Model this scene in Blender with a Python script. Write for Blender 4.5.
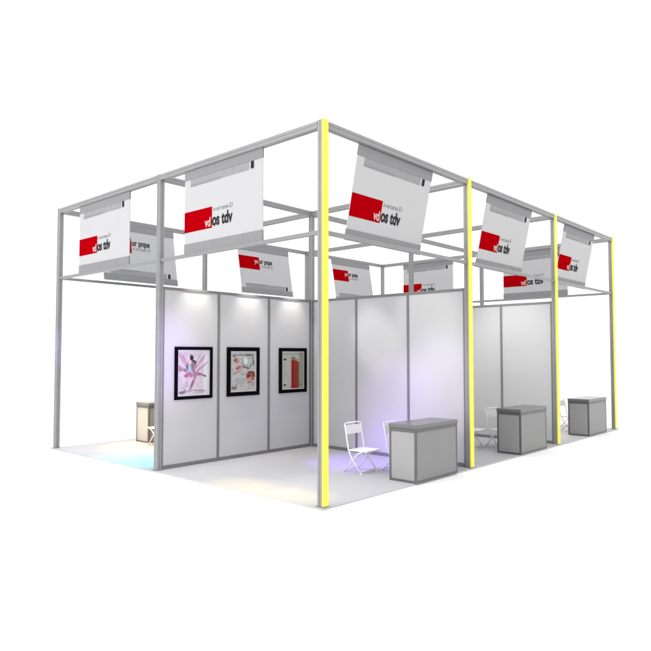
import bpy, bmesh, math, random
from mathutils import Vector, Matrix, Euler
S = bpy.context.scene
for o in list(bpy.data.objects): bpy.data.objects.remove(o)
random.seed(4)

# ---------------------------------------------------------------- camera
cam = bpy.data.objects.new('camera', bpy.data.cameras.new('camera'))
S.collection.objects.link(cam); S.camera = cam
cam.location = (4.383, -4.785, 1.5806)
cam.rotation_euler = (math.pi/2 + 0.0451, 0, 0.7366)
cam.data.sensor_width = 36; cam.data.lens = 627.68/651*36
cam.data.clip_end = 2000; cam.data.clip_start = 0.05

# ---------------------------------------------------------------- light
W = bpy.data.worlds.new('World'); S.world = W; W.use_nodes = True
bg = W.node_tree.nodes['Background']
bg.inputs[0].default_value = (1.0, 1.0, 1.0, 1); bg.inputs[1].default_value = 1.46
S.view_settings.view_transform = 'Standard'; S.view_settings.look = 'None'
S.view_settings.exposure = 0; S.view_settings.gamma = 1
S.render.engine = 'CYCLES'
S.cycles.max_bounces = 8

def lamp(name, kind, loc, target, energy, color=(1, 1, 1), **kw):
    l = bpy.data.lights.new(name, kind); l.energy = energy; l.color = color
    for k, v in kw.items(): setattr(l, k, v)
    o = bpy.data.objects.new(name, l); S.collection.objects.link(o)
    o.location = loc
    o.rotation_euler = (Vector(target) - Vector(loc)).to_track_quat('-Z', 'Y').to_euler()
    return o

# large studio soft box, front left, as the product lighting of the picture
lamp('soft_box_light', 'AREA', (-4.0, -9.0, 6.5), (-2.0, 2.0, 1.0), 330, (1, 1, 1), shape='RECTANGLE', size=5, size_y=4)
# warm downlights grazing the top of the poster wall
def spot(name, loc, target, energy, color, deg, blend=1, size=.12):
    lamp(name, 'SPOT', loc, target, energy, color, spot_size=math.radians(deg), spot_blend=blend, shadow_soft_size=size)
for y in (0.60, 1.58, 2.50):
    spot('wall_washer_light', (-2.82, y, 2.90), (-2.965, y, 1.9), 62, (1.0, .95, .87), 70, 1, .03)
# coloured effect lights, with added neutral fills among them
spot('violet_spot_light', (-1.7, 1.0, 2.4), (-1.30, 2.40, 0), 460, (.38, .2, 1.0), 44)
spot('violet_wall_light', (-1.3, .7, 2.2), (-1.15, 3.0, .70), 150, (.55, .36, 1.0), 42)
spot('lavender_spot_light', (-.6, .9, 3.1), (-.40, 3.0, .85), 190, (.76, .66, 1.0), 42)
spot('lilac_spot_light', (-.5, -.6, 2.0), (-2.96, .0, 1.55), 280, (.60, .42, 1.0), 36)
spot('lilac_post_light', (-3.4, -2.2, 2.0), (-6.0, 0, 1.7), 420, (.5, .3, 1.0), 12)
spot('cyan_spot_light', (-4.0, .9, 2.6), (-3.95, .42, 0), 620, (.0, .9, 1.0), 42)
spot('amber_spot_light', (-5.0, .6, 2.7), (-4.95, 1.25, 0), 620, (1.0, .56, .16), 46)
spot('left_bay_fill_light', (-4.9, .6, 4.6), (-5.1, .7, 0), 480, (1.0, .98, .96), 44)  # added neutral fill without a fixture, whitens the left bay floor
for x in (-1.5, -.95, -.45):
    spot('cream_spot_light', (x, -.5, 2.6), (x, .14, 0), 175, (1.0, .80, .24), 22)
spot('front_edge_fill_light', (-1.7, -.3, 2.6), (-1.6, .2, 0), 130, (1, 1, 1), 96)  # unseen fill added to lift the front floor edge towards white
spot('bay_floor_fill_light', (-.6, .5, 3.4), (-.35, 1.0, 0), 130, (.95, .9, 1.0), 48)  # added pale fill that lightens the floor of the nearest bay
spot('pale_spot_light', (-2.5, 1.0, 3.6), (-1.65, 3.0, 1.85), 170, (1.0, .99, .97), 20, .7)
spot('pale_corner_light', (-.9, 1.0, 3.9), (-.7, 3.0, 2.0), 110, (1.0, .99, .97), 30, .7)
spot('middle_wall_fill_light', (-.9, 3.7, 3.9), (-.75, 6.0, 1.5), 330, (1, 1, .98), 50)  # fill put in to brighten the middle partition, no lamp there
spot('far_bay_light', (-1.4, 7.2, 3.8), (-.9, 7.4, 0), 300, (1.0, .84, .80), 46)
spot('counter_end_light', (-.7, -.5, 1.6), (-.12, 1.57, .35), 75, (1, 1, 1), 22)
spot('cream_counter_light', (-5.7, -.1, 1.6), (-5.52, 1.3, .38), 260, (1, .84, .56), 22)

# ---------------------------------------------------------------- materials
def mat(name, col, rough=.5, metal=0, noise=.04, scale=6, bump=0, spec=.5, stretch=(1, 1, 1), bscale=300):
    m = bpy.data.materials.new(name); m.use_nodes = True
    nt = m.node_tree; b = nt.nodes['Principled BSDF']
    b.inputs['Roughness'].default_value = rough; b.inputs['Metallic'].default_value = metal
    b.inputs['Specular IOR Level'].default_value = spec
    tc = nt.nodes.new('ShaderNodeTexCoord'); mp = nt.nodes.new('ShaderNodeMapping')
    mp.inputs['Scale'].default_value = stretch
    nt.links.new(tc.outputs['Object'], mp.inputs[0])
    nz = nt.nodes.new('ShaderNodeTexNoise'); nz.inputs['Scale'].default_value = scale; nz.inputs['Detail'].default_value = 5
    nt.links.new(mp.outputs[0], nz.inputs['Vector'])
    r = nt.nodes.new('ShaderNodeValToRGB')
    r.color_ramp.elements[0].position = .3; r.color_ramp.elements[1].position = .7
    r.color_ramp.elements[0].color = tuple(c*(1-noise) for c in col)+(1,)
    r.color_ramp.elements[1].color = tuple(min(1, c*(1+noise)) for c in col)+(1,)
    nt.links.new(nz.outputs['Fac'], r.inputs[0]); nt.links.new(r.outputs[0], b.inputs['Base Color'])
    rr = nt.nodes.new('ShaderNodeMapRange'); rr.inputs[3].default_value = max(.02, rough-.06); rr.inputs[4].default_value = min(1, rough+.06)
    nt.links.new(nz.outputs['Fac'], rr.inputs[0]); nt.links.new(rr.outputs[0], b.inputs['Roughness'])
    if bump:
        n2 = nt.nodes.new('ShaderNodeTexNoise'); n2.inputs['Scale'].default_value = bscale; n2.inputs['Detail'].default_value = 3
        nt.links.new(mp.outputs[0], n2.inputs['Vector'])
        bp = nt.nodes.new('ShaderNodeBump'); bp.inputs['Strength'].default_value = bump; bp.inputs['Distance'].default_value = .002
        nt.links.new(n2.outputs['Fac'], bp.inputs['Height']); nt.links.new(bp.outputs[0], b.inputs['Normal'])
    return m
ALU = mat('brushed_aluminium', (.25, .25, .255), .42, .25, .05, 8)
ALUD = mat('dark_aluminium', (.11, .11, .113), .4, .3, .06, 8)
RAIL = mat('wall_profile_grey', (.165, .165, .17), .45, .2, .05, 8)
PANEL = mat('white_laminate_panel', (.45, .45, .455), .24, 0, .02, 1.3)
FAB = mat('white_banner_fabric', (.44, .44, .448), .75, 0, .01, 3, .1)
STRIPG = mat('grey_banner_print', (.215, .215, .222), .7, 0, .03, 6)
BARG = mat('mid_grey_banner_print', (.255, .255, .26), .7, 0, .06, 12)
RED = mat('red_banner_print', (.33, .0, .003), .8, 0, .04, 6, spec=0)
BLK = mat('black_print', (.022, .022, .025), .8, spec=.1)
SMALLG = mat('grey_lettering_print', (.2, .2, .2), .6)
WHT = mat('white_print', (.5, .36, .34), .6)
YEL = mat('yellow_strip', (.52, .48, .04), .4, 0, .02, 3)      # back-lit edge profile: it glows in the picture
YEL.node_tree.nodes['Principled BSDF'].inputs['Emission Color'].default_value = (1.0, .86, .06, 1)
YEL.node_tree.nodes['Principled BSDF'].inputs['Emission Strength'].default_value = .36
CARPET = mat('pale_grey_floor', (.405, .405, .42), .6, 0, .035, 2.5, .25)
EDGE = mat('platform_edge', (.4, .4, .4), .5)
GROUND = mat('white_studio_ground', (.985, .985, .985), .9, 0, .003, .5, spec=0)
CPAN = mat('counter_end_panel_lit', (.28, .28, .28), .4, 0, .03, 2)  # end panels: lighter grey carries the light falling on the ends
CSIDE = mat('counter_side_panel_shaded', (.19, .19, .19), .4, 0, .03, 2)  # same panel as the ends, shade of the long sides put into the grey
CTOP = mat('counter_top_grey', (.13, .13, .13), .25, 0, .05, 3)
WPL = mat('white_plastic', (.74, .74, .74), .35, 0, .02, 8)
WMET = mat('white_painted_tube', (.74, .74, .74), .3, 0, .02, 20)
FRM = mat('black_picture_frame', (.004, .004, .005), .7, spec=0)

# ---------------------------------------------------------------- mesh helpers
def box(bm, x0, x1, y0, y1, z0, z1, bev=0):
    vs = [bm.verts.new((x, y, z)) for z in (z0, z1) for x, y in ((x0, y0), (x1, y0), (x1, y1), (x0, y1))]
    fs = [(0, 3, 2, 1), (4, 5, 6, 7), (0, 1, 5, 4), (1, 2, 6, 5), (2, 3, 7, 6), (3, 0, 4, 7)]
    F = [bm.faces.new([vs[i] for i in f]) for f in fs]
    if bev:
        es = list({e for f in F for e in f.edges})
        bmesh.ops.bevel(bm, geom=es, offset=bev, segments=2, affect='EDGES', profile=.5)
    return bm
def new(): return bmesh.new()
def obj(name, bm, m, parent=None, loc=None, smooth=False):
    me = bpy.data.meshes.new(name)
    bmesh.ops.recalc_face_normals(bm, faces=bm.faces)
    bm.to_mesh(me); bm.free()
    if smooth:
        for p in me.polygons: p.use_smooth = True
    for mm in (m if isinstance(m, (list, tuple)) else [m]): me.materials.append(mm)
    o = bpy.data.objects.new(name, me); S.collection.objects.link(o)
    if parent: o.parent = parent
    if loc: o.location = loc
    return o
def thing(name, label, cat, loc=(0, 0, 0), rz=0, group=None):
    o = bpy.data.objects.new(name, None); S.collection.objects.link(o)
    o.location = loc; o.rotation_euler = (0, 0, rz); o.empty_display_size = .1
    o['label'] = label; o['category'] = cat
    if group: o['group'] = group
    return o
def dup(root, loc, rz=None, label=None):
    r = root.copy(); S.collection.objects.link(r); r.location = loc
    if rz is not None: r.rotation_euler = (0, 0, rz)
    if label: r['label'] = label
    def rec(a, b):
        for ch in list(a.children):
            c = ch.copy(); S.collection.objects.link(c); c.parent = b; rec(ch, c)
    rec(root, r)
    return r
def section(w, groove=True, gw=.007, gd=.004, c=.007):
    """square profile outline with chamfered corners and a slot in each side"""
    h = w/2
    side = [(-h+c, -h), (-gw/2, -h), (-gw/2, -h+gd), (gw/2, -h+gd), (gw/2, -h), (h-c, -h)] if groove else [(-h+c, -h), (h-c, -h)]
    pts = []
    for k in range(4):
        a = k*math.pi/2; ca, sa = math.cos(a), math.sin(a)
        pts += [(x*ca-y*sa, x*sa+y*ca) for x, y in side]
    return pts
def extrude(bm, pts, p0, p1, right, up):
    """sweep the outline from p0 to p1; right/up span the section plane"""
    p0, p1, right, up = map(Vector, (p0, p1, right, up))
    a = [bm.verts.new(p0+right*x+up*y) for x, y in pts]
    b = [bm.verts.new(p1+right*x+up*y) for x, y in pts]
    n = len(pts)
    for i in range(n): bm.faces.new((a[i], a[(i+1) % n], b[(i+1) % n], b[i]))
    bm.faces.new(a); bm.faces.new(b[::-1])
def tube(bm, pts, r, n=10):
    pts = [Vector(p) for p in pts]; rings = []
    for i, p in enumerate(pts):
        d = ((pts[min(i+1, len(pts)-1)]-p).normalized() + (p-pts[max(i-1, 0)]).normalized()).normalized()
        s = d.orthogonal().normalized() if abs(d.y) > .95 else d.cross(Vector((0, 1, 0))).normalized()
        t = d.cross(s).normalized()
        rings.append([bm.verts.new(p+(s*math.cos(2*math.pi*k/n)+t*math.sin(2*math.pi*k/n))*r) for k in range(n)])
    for a, b in zip(rings, rings[1:]):
        for k in range(n): bm.faces.new((a[k], a[(k+1) % n], b[(k+1) % n], b[k]))
    bm.faces.new(rings[0][::-1]); bm.faces.new(rings[-1])

# ---------------------------------------------------------------- setting
g = obj('ground', box(new(), -400, 400, -400, 400, -.5, 0), GROUND); g['kind'] = 'structure'
bm = box(new(), -6.06, .06, -.06, 9.06, .0005, .02, .003)
f = obj('stand_floor', bm, CARPET); f['kind'] = 'structure'

# ---------------------------------------------------------------- frame
H = 4.027; PW = .08; MZ = 2.85; MW = .046; WT = 2.5
frame = thing('exhibition_frame', 'tall open grey metal frame of the whole stand, posts joined by beams', 'frame')
XS = (0, -3, -6); YS = (0, 3, 6, 9)
for x in XS:
    for y in YS:
        bm = new(); extrude(bm, section(PW), (x, y, .021), (x, y, H+.002), (1, 0, 0), (0, 1, 0))
        box(bm, x-.055, x+.055, y-.05, y+.05, .0205, .026)
        po = obj('post', bm, ALU, frame)
        if x == 0:
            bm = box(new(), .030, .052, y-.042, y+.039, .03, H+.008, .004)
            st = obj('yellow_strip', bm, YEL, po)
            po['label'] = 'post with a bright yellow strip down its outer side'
def beam(a, b, z, w, name):
    a, b = Vector(a+(z,)), Vector(b+(z,)); d = (b-a).normalized()
    a = a+d*(PW/2-.0005); b = b-d*(PW/2-.0005)
    r = d.cross(Vector((0, 0, 1)))
    bm = new(); extrude(bm, section(w, True, .007 if w > .06 else .004, .004 if w > .06 else .003), a, b, r, (0, 0, 1))
    return obj(name, bm, ALU, frame)
for y in YS:
    for i in range(2): beam((XS[i], y), (XS[i+1], y), H-.04, PW, 'top_beam')
for x in XS:
    for j in range(3): beam((x, YS[j]), (x, YS[j+1]), H-.04, PW, 'top_beam')
for y in (0, 9):
    for i in range(2): beam((XS[i], y), (XS[i+1], y), MZ, MW, 'middle_beam')
for x in (0, -6):
    for j in range(3): beam((x, YS[j]), (x, YS[j+1]), MZ, MW, 'middle_beam')

# ---------------------------------------------------------------- partition walls (local: x along the wall 0..2.92, front -y)
def wall(label, loc, rz):
    t = thing('partition_wall', label, 'wall', loc, rz, 'partition walls of the stand')
    L = 2.92; z0 = .021
    edges = [0, .96, 1.96, L]
    for i in range(4):
        if i in (0, 3):
            x0 = 0.0005 if i == 0 else L-.028; x1 = x0+.027
        else: x0 = edges[i]-.018; x1 = edges[i]+.018
        obj('upright', box(new(), x0, x1, -.024, .024, z0, WT, .003), RAIL, t)
    spans = [(.0275, .942), (.978, 1.942), (1.978, L-.028)]
    for a, b in spans:
        obj('panel', box(new(), a, b, -.010, .010, z0+.05, WT-.04), PANEL, t)
        obj('bottom_rail', box(new(), a, b, -.020, .020, z0, z0+.05, .002), RAIL, t)
        obj('top_rail', box(new(), a, b, -.020, .020, WT-.04, WT-.001, .002), RAIL, t)
    return t
# poster wall runs into the stand from the middle front post; front faces +x
wall('pale panel wall with the three framed posters hanging on it', (-3, .04, 0), math.pi/2)
wall('pale panel wall behind the two white chairs, washed with violet light', (-2.96, 3, 0), 0)
wall('plain grey panel wall behind the middle of the three right counters', (-2.96, 6, 0), 0)

# ---------------------------------------------------------------- framed posters (colour print as vertex colours)
def raster(fn, nu=70, nv=96, w=.55, h=.64, name='picture', parent=None):
    me = bpy.data.meshes.new(name); vs = []; fs = []
    for j in range(nv+1):
        for i in range(nu+1): vs.append((w*(i/nu-.5), 0, h*(j/nv-.5)))
    for j in range(nv):
        for i in range(nu):
            a = j*(nu+1)+i; fs.append((a, a+1, a+nu+2, a+nu+1))
    me.from_pydata(vs, [], fs)
    ca = me.color_attributes.new('print', 'FLOAT_COLOR', 'POINT')
    for k, v in enumerate(vs):
        c = fn(v[0]/w+.5, v[2]/h+.5); ca.data[k].color = (*[.84*max(0, q)**1.3 for q in c], 1)
    m = bpy.data.materials.new('poster_print'); m.use_nodes = True
    nt = m.node_tree; at = nt.nodes.new('ShaderNodeAttribute'); at.attribute_name = 'print'
    b = nt.nodes['Principled BSDF']; b.inputs['Roughness'].default_value = .6; b.inputs['Specular IOR Level'].default_value = .1
    nt.links.new(at.outputs['Color'], b.inputs['Base Color']); me.materials.append(m)
    o = bpy.data.objects.new(name, me); S.collection.objects.link(o); o.parent = parent
    return o
def painter(base, strokes, seed):
    rnd = random.Random(seed); dots = [(rnd.random(), rnd.random(), rnd.uniform(.02, .07), rnd.uniform(.75, 1.1)) for _ in range(40)]
    def fn(u, v):
        c = list(base(u, v) if callable(base) else base)
        for (du, dv, dr, k) in dots:
            d = ((u-du)**2+(v-dv)**2)/dr**2
            if d < 1: a = .3*(1-d); c = [x*(1-a)+x*k*a for x in c]
        for (cu, cv, ru, rv, ang, col, al) in strokes:
            a = math.radians(ang); x = (u-cu); y = (v-cv)*1.18
            X = (x*math.cos(a)+y*math.sin(a))/ru; Y = (-x*math.sin(a)+y*math.cos(a))/rv
            d = X*X+Y*Y
            if d < 1.6:
                k = al*max(0, min(1, (1.5-d)/.7)); c = [p*(1-k)+q*k for p, q in zip(c, col)]
        return c
    return fn
pk = (.5, .22, .33); lp = (.6, .45, .52); dk = (.03, .02, .03); tl = (.28, .42, .45); hot = (.55, .06, .18); gy = (.2, .15, .18)
fairy = [(.88, .5, .07, .7, 0, (.74, .74, .76), .8), (.3, .3, .2, .3, 0, (.62, .62, .66), .5), (.14, .78, .035, .26, 35, pk, .6), (.2, .8, .02, .22, 30, gy, .45), (.1, .62, .03, .22, 62, (.3, .12, .28), .65), (.05, .58, .08, .05, 0, hot, .5), (.24, .7, .03, .22, 48, lp, .8),
         (.17, .55, .02, .18, 75, gy, .6), (.66, .72, .025, .25, -38, pk, .6), (.74, .62, .025, .26, -55, (.4, .2, .34), .6), (.78, .8, .025, .2, -32, gy, .35), (.72, .7, .02, .24, -46, (.7, .62, .66), .8), (.62, .8, .018, .2, -30, gy, .4),
         (.33, .58, .09, .11, 15, tl, .8), (.28, .66, .03, .09, 0, (.12, .12, .15), .6), (.36, .6, .025, .08, 10, (.6, .68, .7), .8), (.46, .62, .045, .15, 10, (.22, .1, .16), .75), (.42, .84, .055, .07, 0, dk, .95), (.39, .88, .03, .04, 20, dk, .9),
         (.5, .76, .08, .035, -25, dk, .85), (.52, .7, .05, .035, 0, gy, .8), (.55, .64, .035, .03, 20, dk, .5), (.3, .46, .11, .05, 12, hot, .7), (.24, .42, .05, .03, 0, (.2, .1, .14), .6), (.38, .42, .06, .05, 0, (.62, .35, .42), .7), (.5, .47, .2, .035, 8, pk, .75), (.52, .43, .16, .02, 4, gy, .6),
         (.72, .46, .14, .03, -12, (.32, .12, .24), .75), (.86, .42, .045, .025, -20, dk, .75), (.5, .34, .035, .2, -20, (.4, .18, .28), .8), (.55, .36, .02, .16, -22, (.6, .4, .48), .8), (.42, .22, .03, .14, -22, (.28, .14, .22), .75), (.28, .3, .03, .1, 0, (.62, .36, .44), .6),
         (.12, .06, .1, .035, 0, (.1, .08, .1), .7), (.2, .1, .03, .04, 0, gy, .6), (.34, .09, .12, .03, 8, (.36, .3, .34), .6), (.68, .09, .22, .02, -3, (.22, .2, .22), .6), (.68, .05, .2, .012, 0, (.3, .28, .3), .5), (.2, .18, .14, .03, 20, (.42, .42, .45), .6)]
_r = random.Random(9)
fairy += [(_r.uniform(.05, .85), _r.uniform(.2, .95), .012, _r.uniform(.03, .12), _r.uniform(-80, 80), _r.choice((gy, pk, lp, (.7, .7, .74))), _r.uniform(.2, .5)) for _ in range(60)]
rd = (.33, .02, .035); fl = (.56, .32, .28)
rose = [(.3, .93, .26, .018, 0, (.22, .22, .22), .7), (.12, .9, .06, .03, 0, (.1, .1, .1), .6), (.22, .78, .11, .08, 0, fl, .75), (.16, .8, .04, .045, 0, rd, .9), (.24, .75, .03, .03, 0, (.2, .02, .03), .8), (.3, .6, .13, .07, 10, fl, .75), (.26, .58, .05, .025, 0, rd, .9), (.34, .62, .03, .02, 0, (.2, .03, .04), .7),
        (.24, .5, .08, .03, 0, (.6, .42, .36), .7), (.6, .76, .15, .15, 0, (.48, .55, .54), .9), (.58, .78, .08, .1, 0, (.68, .72, .72), 1), (.72, .93, .16, .028, 0, (.06, .09, .09), .8), (.88, .8, .025, .14, 8, (.06, .09, .1), .8), (.83, .86, .02, .1, 30, (.5, .55, .55), .8), (.92, .7, .018, .1, 0, (.12, .14, .14), .7),
        (.6, .6, .16, .022, -12, (.06, .12, .11), .8), (.5, .66, .02, .06, 40, (.1, .16, .15), .6), (.8, .66, .025, .08, -35, (.1, .14, .15), .8), (.78, .38, .19, .16, 0, fl, .75), (.68, .38, .05, .07, 0, (.16, .02, .03), .9), (.9, .4, .05, .07, 0, (.24, .02, .04), .9), (.8, .47, .14, .035, 0, (.14, .03, .05), .8),
        (.78, .40, .05, .07, 30, (.28, .06, .07), .8), (.72, .3, .05, .04, 40, (.6, .4, .34), .7), (.86, .3, .05, .03, -30, rd, .8), (.74, .22, .09, .03, 10, (.36, .1, .08), .7), (.76, .12, .08, .05, 0, (.58, .42, .34), .6), (.88, .16, .03, .06, 0, (.1, .08, .08), .5),
        (.12, .08, .1, .045, 0, (.1, .11, .11), .7), (.2, .14, .04, .05, 30, (.3, .32, .3), .6), (.3, .5, .12, .03, 20, (.28, .34, .3), .5), (.4, .25, .24, .1, 0, (.42, .43, .43), .5), (.14, .46, .08, .03, 0, (.24, .28, .26), .5)]
rose += [(_r.uniform(.05, .95), _r.uniform(.05, .95), _r.uniform(.008, .02), _r.uniform(.02, .06), _r.uniform(-80, 80), _r.choice(((.15, .17, .16), (.4, .2, .18), (.65, .65, .62), (.25, .05, .06))), _r.uniform(.25, .6)) for _ in range(75)]
def book_base(u, v):
    if .42 < u < .7 and v < .79 - .05*(u-.42): return (.24, .03, .026) if u < .5 else (.36, .07, .05)
    if .7 <= u < .78 and v < .74: return (.3, .12, .07)
    if .33 < u <= .42 and v < .78: return (.6, .42, .38)
    if u >= .78: return (.36, .38, .3)
    return (.52, .53, .49)
book = [(.5, .83, .1, .06, 0, (.2, .16, .08), .7), (.62, .8, .12, .04, 0, (.28, .26, .15), .6), (.12, .8, .07, .03, 0, (.03, .04, .04), .9), (.4, .95, .4, .02, 0, (.32, .32, .3), .4), (.8, .94, .03, .06, 0, (.3, .3, .3), .4)] + \
       [(.12, .7-.055*k, .09, .012, 0, (.3, .32, .3), .5) for k in range(8)] + [(.11, .1, .06, .035, 0, (.04, .05, .05), .8), (.86, .1, .06, .03, 0, (.1, .1, .1), .5), (.46, .4, .03, .35, 0, (.25, .015, .02), .6), (.55, .06, .14, .06, 0, (.4, .02, .06), .6)]
def poster(label, y0, y1, z0, z1, fn, bw=.033):
    t = thing('framed_poster', label, 'poster', (-2.99, (y0+y1)/2, z0), math.pi/2, 'framed posters in a row on the wall')
    w = y1-y0; h = z1-z0
    bm = new()
    box(bm, -w/2, -w/2+bw, -.028, 0, 0, h, .003); box(bm, w/2-bw, w/2, -.028, 0, 0, h, .003)
    box(bm, -w/2+bw, w/2-bw, -.027, 0, 0, bw, .003); box(bm, -w/2+bw, w/2-bw, -.027, 0, h-bw, h, .003)
    obj('frame', bm, FRM, t)
    obj('mount', box(new(), -w/2+bw, w/2-bw, -.014, -.002, bw, h-bw), WHT2, t)
    p = raster(fn, w=w-2*bw-.025, h=h-2*bw-.03, parent=t); p.location = (0, -.0165, h/2)
WHT2 = mat('white_mount_card', (.6, .6, .62), .6)
poster('framed poster with a dark haired dancer in pink and teal', .24, .88, .945, 1.68, painter((.64, .59, .62), fairy, 1), .045)
poster('framed poster with red blooms and a teal ring, middle of the three', 1.155, 1.79, .945, 1.68, painter((.56, .55, .54), rose, 2), .06)
poster('framed poster with one upright red block, nearest the inner corner', 2.22, 2.85, .945, 1.675, painter(book_base, book, 3), .055)

# ---------------------------------------------------------------- banners
def text(s, size, x, z, y, m, parent, sx=1, off=0, name='lettering', flip=False):
    cu = bpy.data.curves.new('t', 'FONT'); cu.body = s; cu.size = size; cu.offset = off; cu.extrude = .0006
    to = bpy.data.objects.new('t', cu); S.collection.objects.link(to)
    bpy.context.view_layer.update()
    me = bpy.data.meshes.new_from_object(to.evaluated_get(bpy.context.evaluated_depsgraph_get()))
    bpy.data.objects.remove(to)
    M = Matrix.Translation((x, y, z)) @ Matrix.Rotation(math.pi/2, 4, 'X') @ Matrix.Diagonal((sx, 1, 1, 1))
    me.transform(M); me.name = name; me.materials.clear(); me.materials.append(m)
    o = bpy.data.objects.new(name, me); S.collection.objects.link(o); o.parent = parent
    return o
BW = 1.51; BH = 1.075
def make_banner(label, kind):
    """origin at the top centre; local x along the banner, front -y, hangs to z = -BH"""
    t = thing('hanging_banner', label, 'banner', group='hanging banners round the top of the stand')
    h = BW/2; up = kind == 'a'
    Z = (lambda a: -a) if up else (lambda a: -(BH-a))        # a = distance from the header edge
    def zb(a, b): return sorted((Z(a), Z(b)))
    obj('panel', box(new(), -h, h, -.006, .006, -BH, 0, .002), FAB, t)
    z0, z1 = zb(-.004, .115); obj('header_strip', box(new(), -h-.002, h+.002, -.013, .011, z0, z1, .002), STRIPG, t)
    z0, z1 = zb(BH-.125, BH+.004); obj('footer_strip', box(new(), -h-.002, h+.002, -.013, .011, z0, z1, .002), STRIPG, t)
    x0 = -h+.13; x1 = h-.24
    z0, z1 = zb(.116, .21); bar = obj('title_bar', box(new(), x0, x1, -.0095, -.006, z0, z1), BARG, t)
    z0, z1 = zb(.188, .213); obj('bar_line', box(new(), x0, x0+.6, -.0112, -.0095, z0, z1), STRIPG, bar)
    z0, z1 = zb(.122, .205); obj('dark_emblem', box(new(), h-.20, h-.155, -.016, -.006, z0, z1, .002), BLK, t)
    if up:
        r0, r1 = -.80, -.535
        zt, zs = -.775, -.60
        w1, w2, small = 'vd', 'os tdv', 'n-ercene-D'
        ts = .175
    else:
        r0, r1 = -.535, -.25
        zt, zs = -.39, -.475
        w1, w2, small = 'yo', 'ur pnpe', 'n-ercene-D'
        ts = .15
    obj('red_block', box(new(), -h, -h+.575, -.009, -.006, r0, r1), RED, t)
    a = text(w1, ts*.9, -h+.575-.137, zt, -.0105, WHT, t, .78, .0045, 'white_lettering')
    text(w2, ts*[1.08, 1.2][up], -h+.575+.006, zt, -.0105, BLK, t, .74, [.0062, .003][not up], 'black_lettering')
    text(small, .085, -h+.60, zs, -.0085, SMALLG, t, .95, .0, 'small_lettering')
    return t
TOP = H-.081
A = make_banner('', 'a'); Bn = make_banner('', 'b')
ban = [
 (A, (-1.675, 0, TOP), 0, 0, 'largest white banner, left of the nearest yellow post, above the front of the poster bay'),
 (A, (-4.545, 0, TOP), 0, 0, 'white banner at the far left end of the front, beside the outermost left post'),
 (A, (-.028, 1.40, TOP-.004), math.pi/2, .205, 'tilted white banner just right of the nearest yellow post, above the nearest counter'),
 (A, (-.028, 4.42, TOP-.004), math.pi/2, .205, 'tilted white banner above the middle counter, between second and third yellow posts'),
 (A, (-.028, 7.35, TOP-.004), math.pi/2, .205, 'smallest tilted white banner above the farthest right counter, beside the last yellow post'),
 (A, (-4.545, 9, TOP), 0, 0, 'far banner just above the violet lit wall, a grey post crossing its red block'),
 (A, (-1.675, 9, TOP), 0, 0, 'far banner at the back right, half hidden behind the third yellow post'),
 (Bn, (-5.972, 1.45, TOP-.004), math.pi/2, -.17, 'rear banner partly hidden behind the far left banner and the middle front post'),
 (Bn, (-5.972, 4.57, TOP-.004), math.pi/2, -.17, 'rear banner hanging behind the poster wall, above the middle framed poster'),
 (Bn, (-5.972, 7.60, TOP-.004), math.pi/2, -.17, 'rear banner seen just right of the nearest yellow post, low above the violet lit wall'),
]
used = set()
for src, loc, rz, tilt, lab in ban:
    o = src if src.name not in used else dup(src, loc)
    used.add(src.name)
    o.location = loc; o.rotation_euler = (tilt, 0, rz); o['label'] = lab

# ---------------------------------------------------------------- counters (local: x -.2...2, y 0...96)
def make_counter(label):
    t = thing('reception_counter', label, 'counter', group='box counters of the stand')
    X, Y0, Y1, Z0, Z1 = .2, 0, .96, .021, .715
    for sx, sy in ((-1, 0), (1, 0), (-1, 1), (1, 1)):
        x0 = -X if sx < 0 else X-.03; y0 = Y0 if sy == 0 else Y1-.03
        obj('corner_post', box(new(), x0, x0+.03, y0, y0+.03, Z0, Z1-.045, .004), ALUD, t)
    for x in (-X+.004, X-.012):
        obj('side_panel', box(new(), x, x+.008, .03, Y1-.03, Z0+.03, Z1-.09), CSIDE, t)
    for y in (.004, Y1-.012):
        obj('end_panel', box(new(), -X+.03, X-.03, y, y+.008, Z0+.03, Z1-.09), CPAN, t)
    for z0, z1 in ((Z0, Z0+.03), (Z1-.09, Z1-.046)):
        for a in ((-X+.0305, X-.0305, .001, .022), (-X+.0305, X-.0305, Y1-.022, Y1-.001), (-X+.001, -X+.022, .0305, Y1-.0305), (X-.022, X-.001, .0305, Y1-.0305)):
            obj('rail', box(new(), *a, z0, z1, .002), ALUD, t)
    obj('counter_top', box(new(), -X-.006, X+.006, -.006, Y1+.006, Z1-.045, Z1+.004, .006), CTOP, t)
    return t
c0 = make_counter('grey box counter nearest the viewer, in front of the two white chairs')
c0.location = (-.115, 1.575, 0)
dup(c0, (-.13, 4.46, 0), 0, 'grey box counter between the second and third yellow posts')
dup(c0, (-.14, 7.40, 0), 0, 'grey box counter at the far right, beside the last yellow post')
dup(c0, (-5.52, 1.31, 0), 0, 'cream lit counter at the far left, seen past the middle front post')

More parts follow.
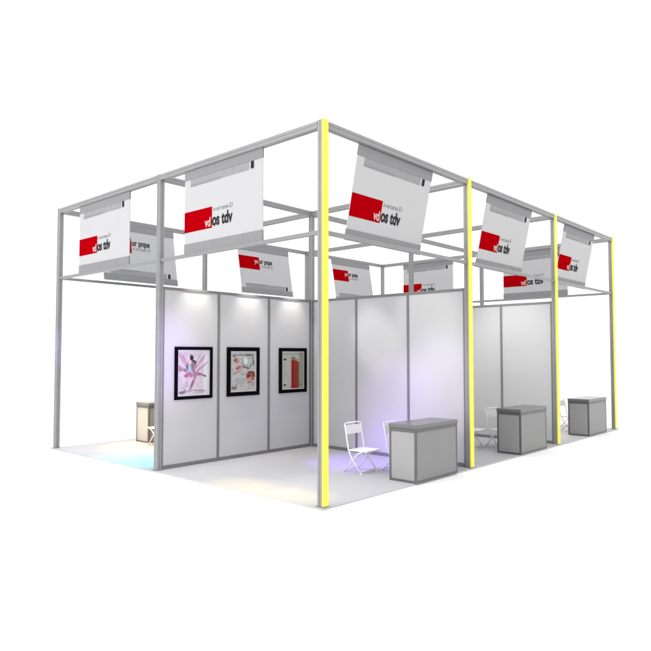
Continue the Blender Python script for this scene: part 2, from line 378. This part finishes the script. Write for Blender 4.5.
# ---------------------------------------------------------------- folding chairs (local: faces +x)
def make_chair(label):
    t = thing('folding_chair', label, 'chair', group='white folding chairs')
    hw = .165; r = .0095
    for s in (-1, 1):
        y = s*hw
        bm = new(); tube(bm, [(-.125, y, .665), (-.115, y, .63), (-.06, y, .33), (.0, y, .21), (.155, y, .025)], r)
        obj('front_leg', bm, WMET, t, smooth=True)
        bm = new(); tube(bm, [(.16, y*.86, .315), (.08, y*.86, .285), (0, y*.86, .20), (-.155, y*.86, .025)], r)
        obj('rear_leg', bm, WMET, t, smooth=True)
        bm = new(); box(bm, .138, .172, y-.014, y+.014, .0205, .034, .004)
        obj('foot', bm, WPL, t)
    bm = new(); tube(bm, [(-.125, -hw, .665), (-.13, -hw+.02, .677), (-.133, -hw+.05, .681), (-.133, hw-.05, .681), (-.13, hw-.02, .677), (-.125, hw, .665)], r)
    obj('back_frame', bm, WMET, t, smooth=True)
    bm = new()                                           # curved backrest slab
    n = 10; prev = None
    for i in range(n+1):
        y = -hw+.008+(2*hw-.016)*i/n; b = -.018*(1-(2*i/n-1)**2)
        ring = [bm.verts.new((-.118+b+dx-.16*0, y, z)) for dx, z in ((.022, .53), (.004, .648), (-.008, .648), (.010, .53))]
        if prev:
            for k in range(4): bm.faces.new((prev[k], prev[(k+1) % 4], ring[(k+1) % 4], ring[k]))
        else: bm.faces.new(ring)
        prev = ring
    bm.faces.new(prev[::-1]); obj('backrest', bm, WPL, t)
    for x, k in ((-.155, .86), (.13, 1)):
        bm = new(); tube(bm, [(x, -hw*k, .05), (x, hw*k, .05)], .007)
        obj('crossbar', bm, WMET, t, smooth=True)
    bm = box(new(), -.075, .235, -hw+.012, hw-.012, .315, .337, .008)
    for v in bm.verts: v.co.z += -.012*math.exp(-((v.co.x-.06)/.12)**2)
    obj('seat', bm, WPL, t)
    return t
ch = make_chair('white folding chair in full view just right of the nearest yellow post')
ch.location = (-.93, 1.755, 0)
for part in ch.children: part.scale.z = .97
dup(ch, (-.60, 2.17, 0), 0, 'white folding chair half hidden behind the nearest counter')
dup(ch, (-.60, 5.03, 0), math.radians(-12), 'white folding chair beside the middle counter, just right of the second yellow post')
dup(ch, (-.95, 4.72, 0), math.radians(8), 'white folding chair mostly hidden behind the second yellow post')
dup(ch, (-.60, 8.02, 0), 0, 'white folding chair between the third yellow post and the farthest right counter')
dup(ch, (-4.95, 1.34, 0), math.radians(180), 'white folding chair beside the cream lit counter at far left, mostly hidden by a post')
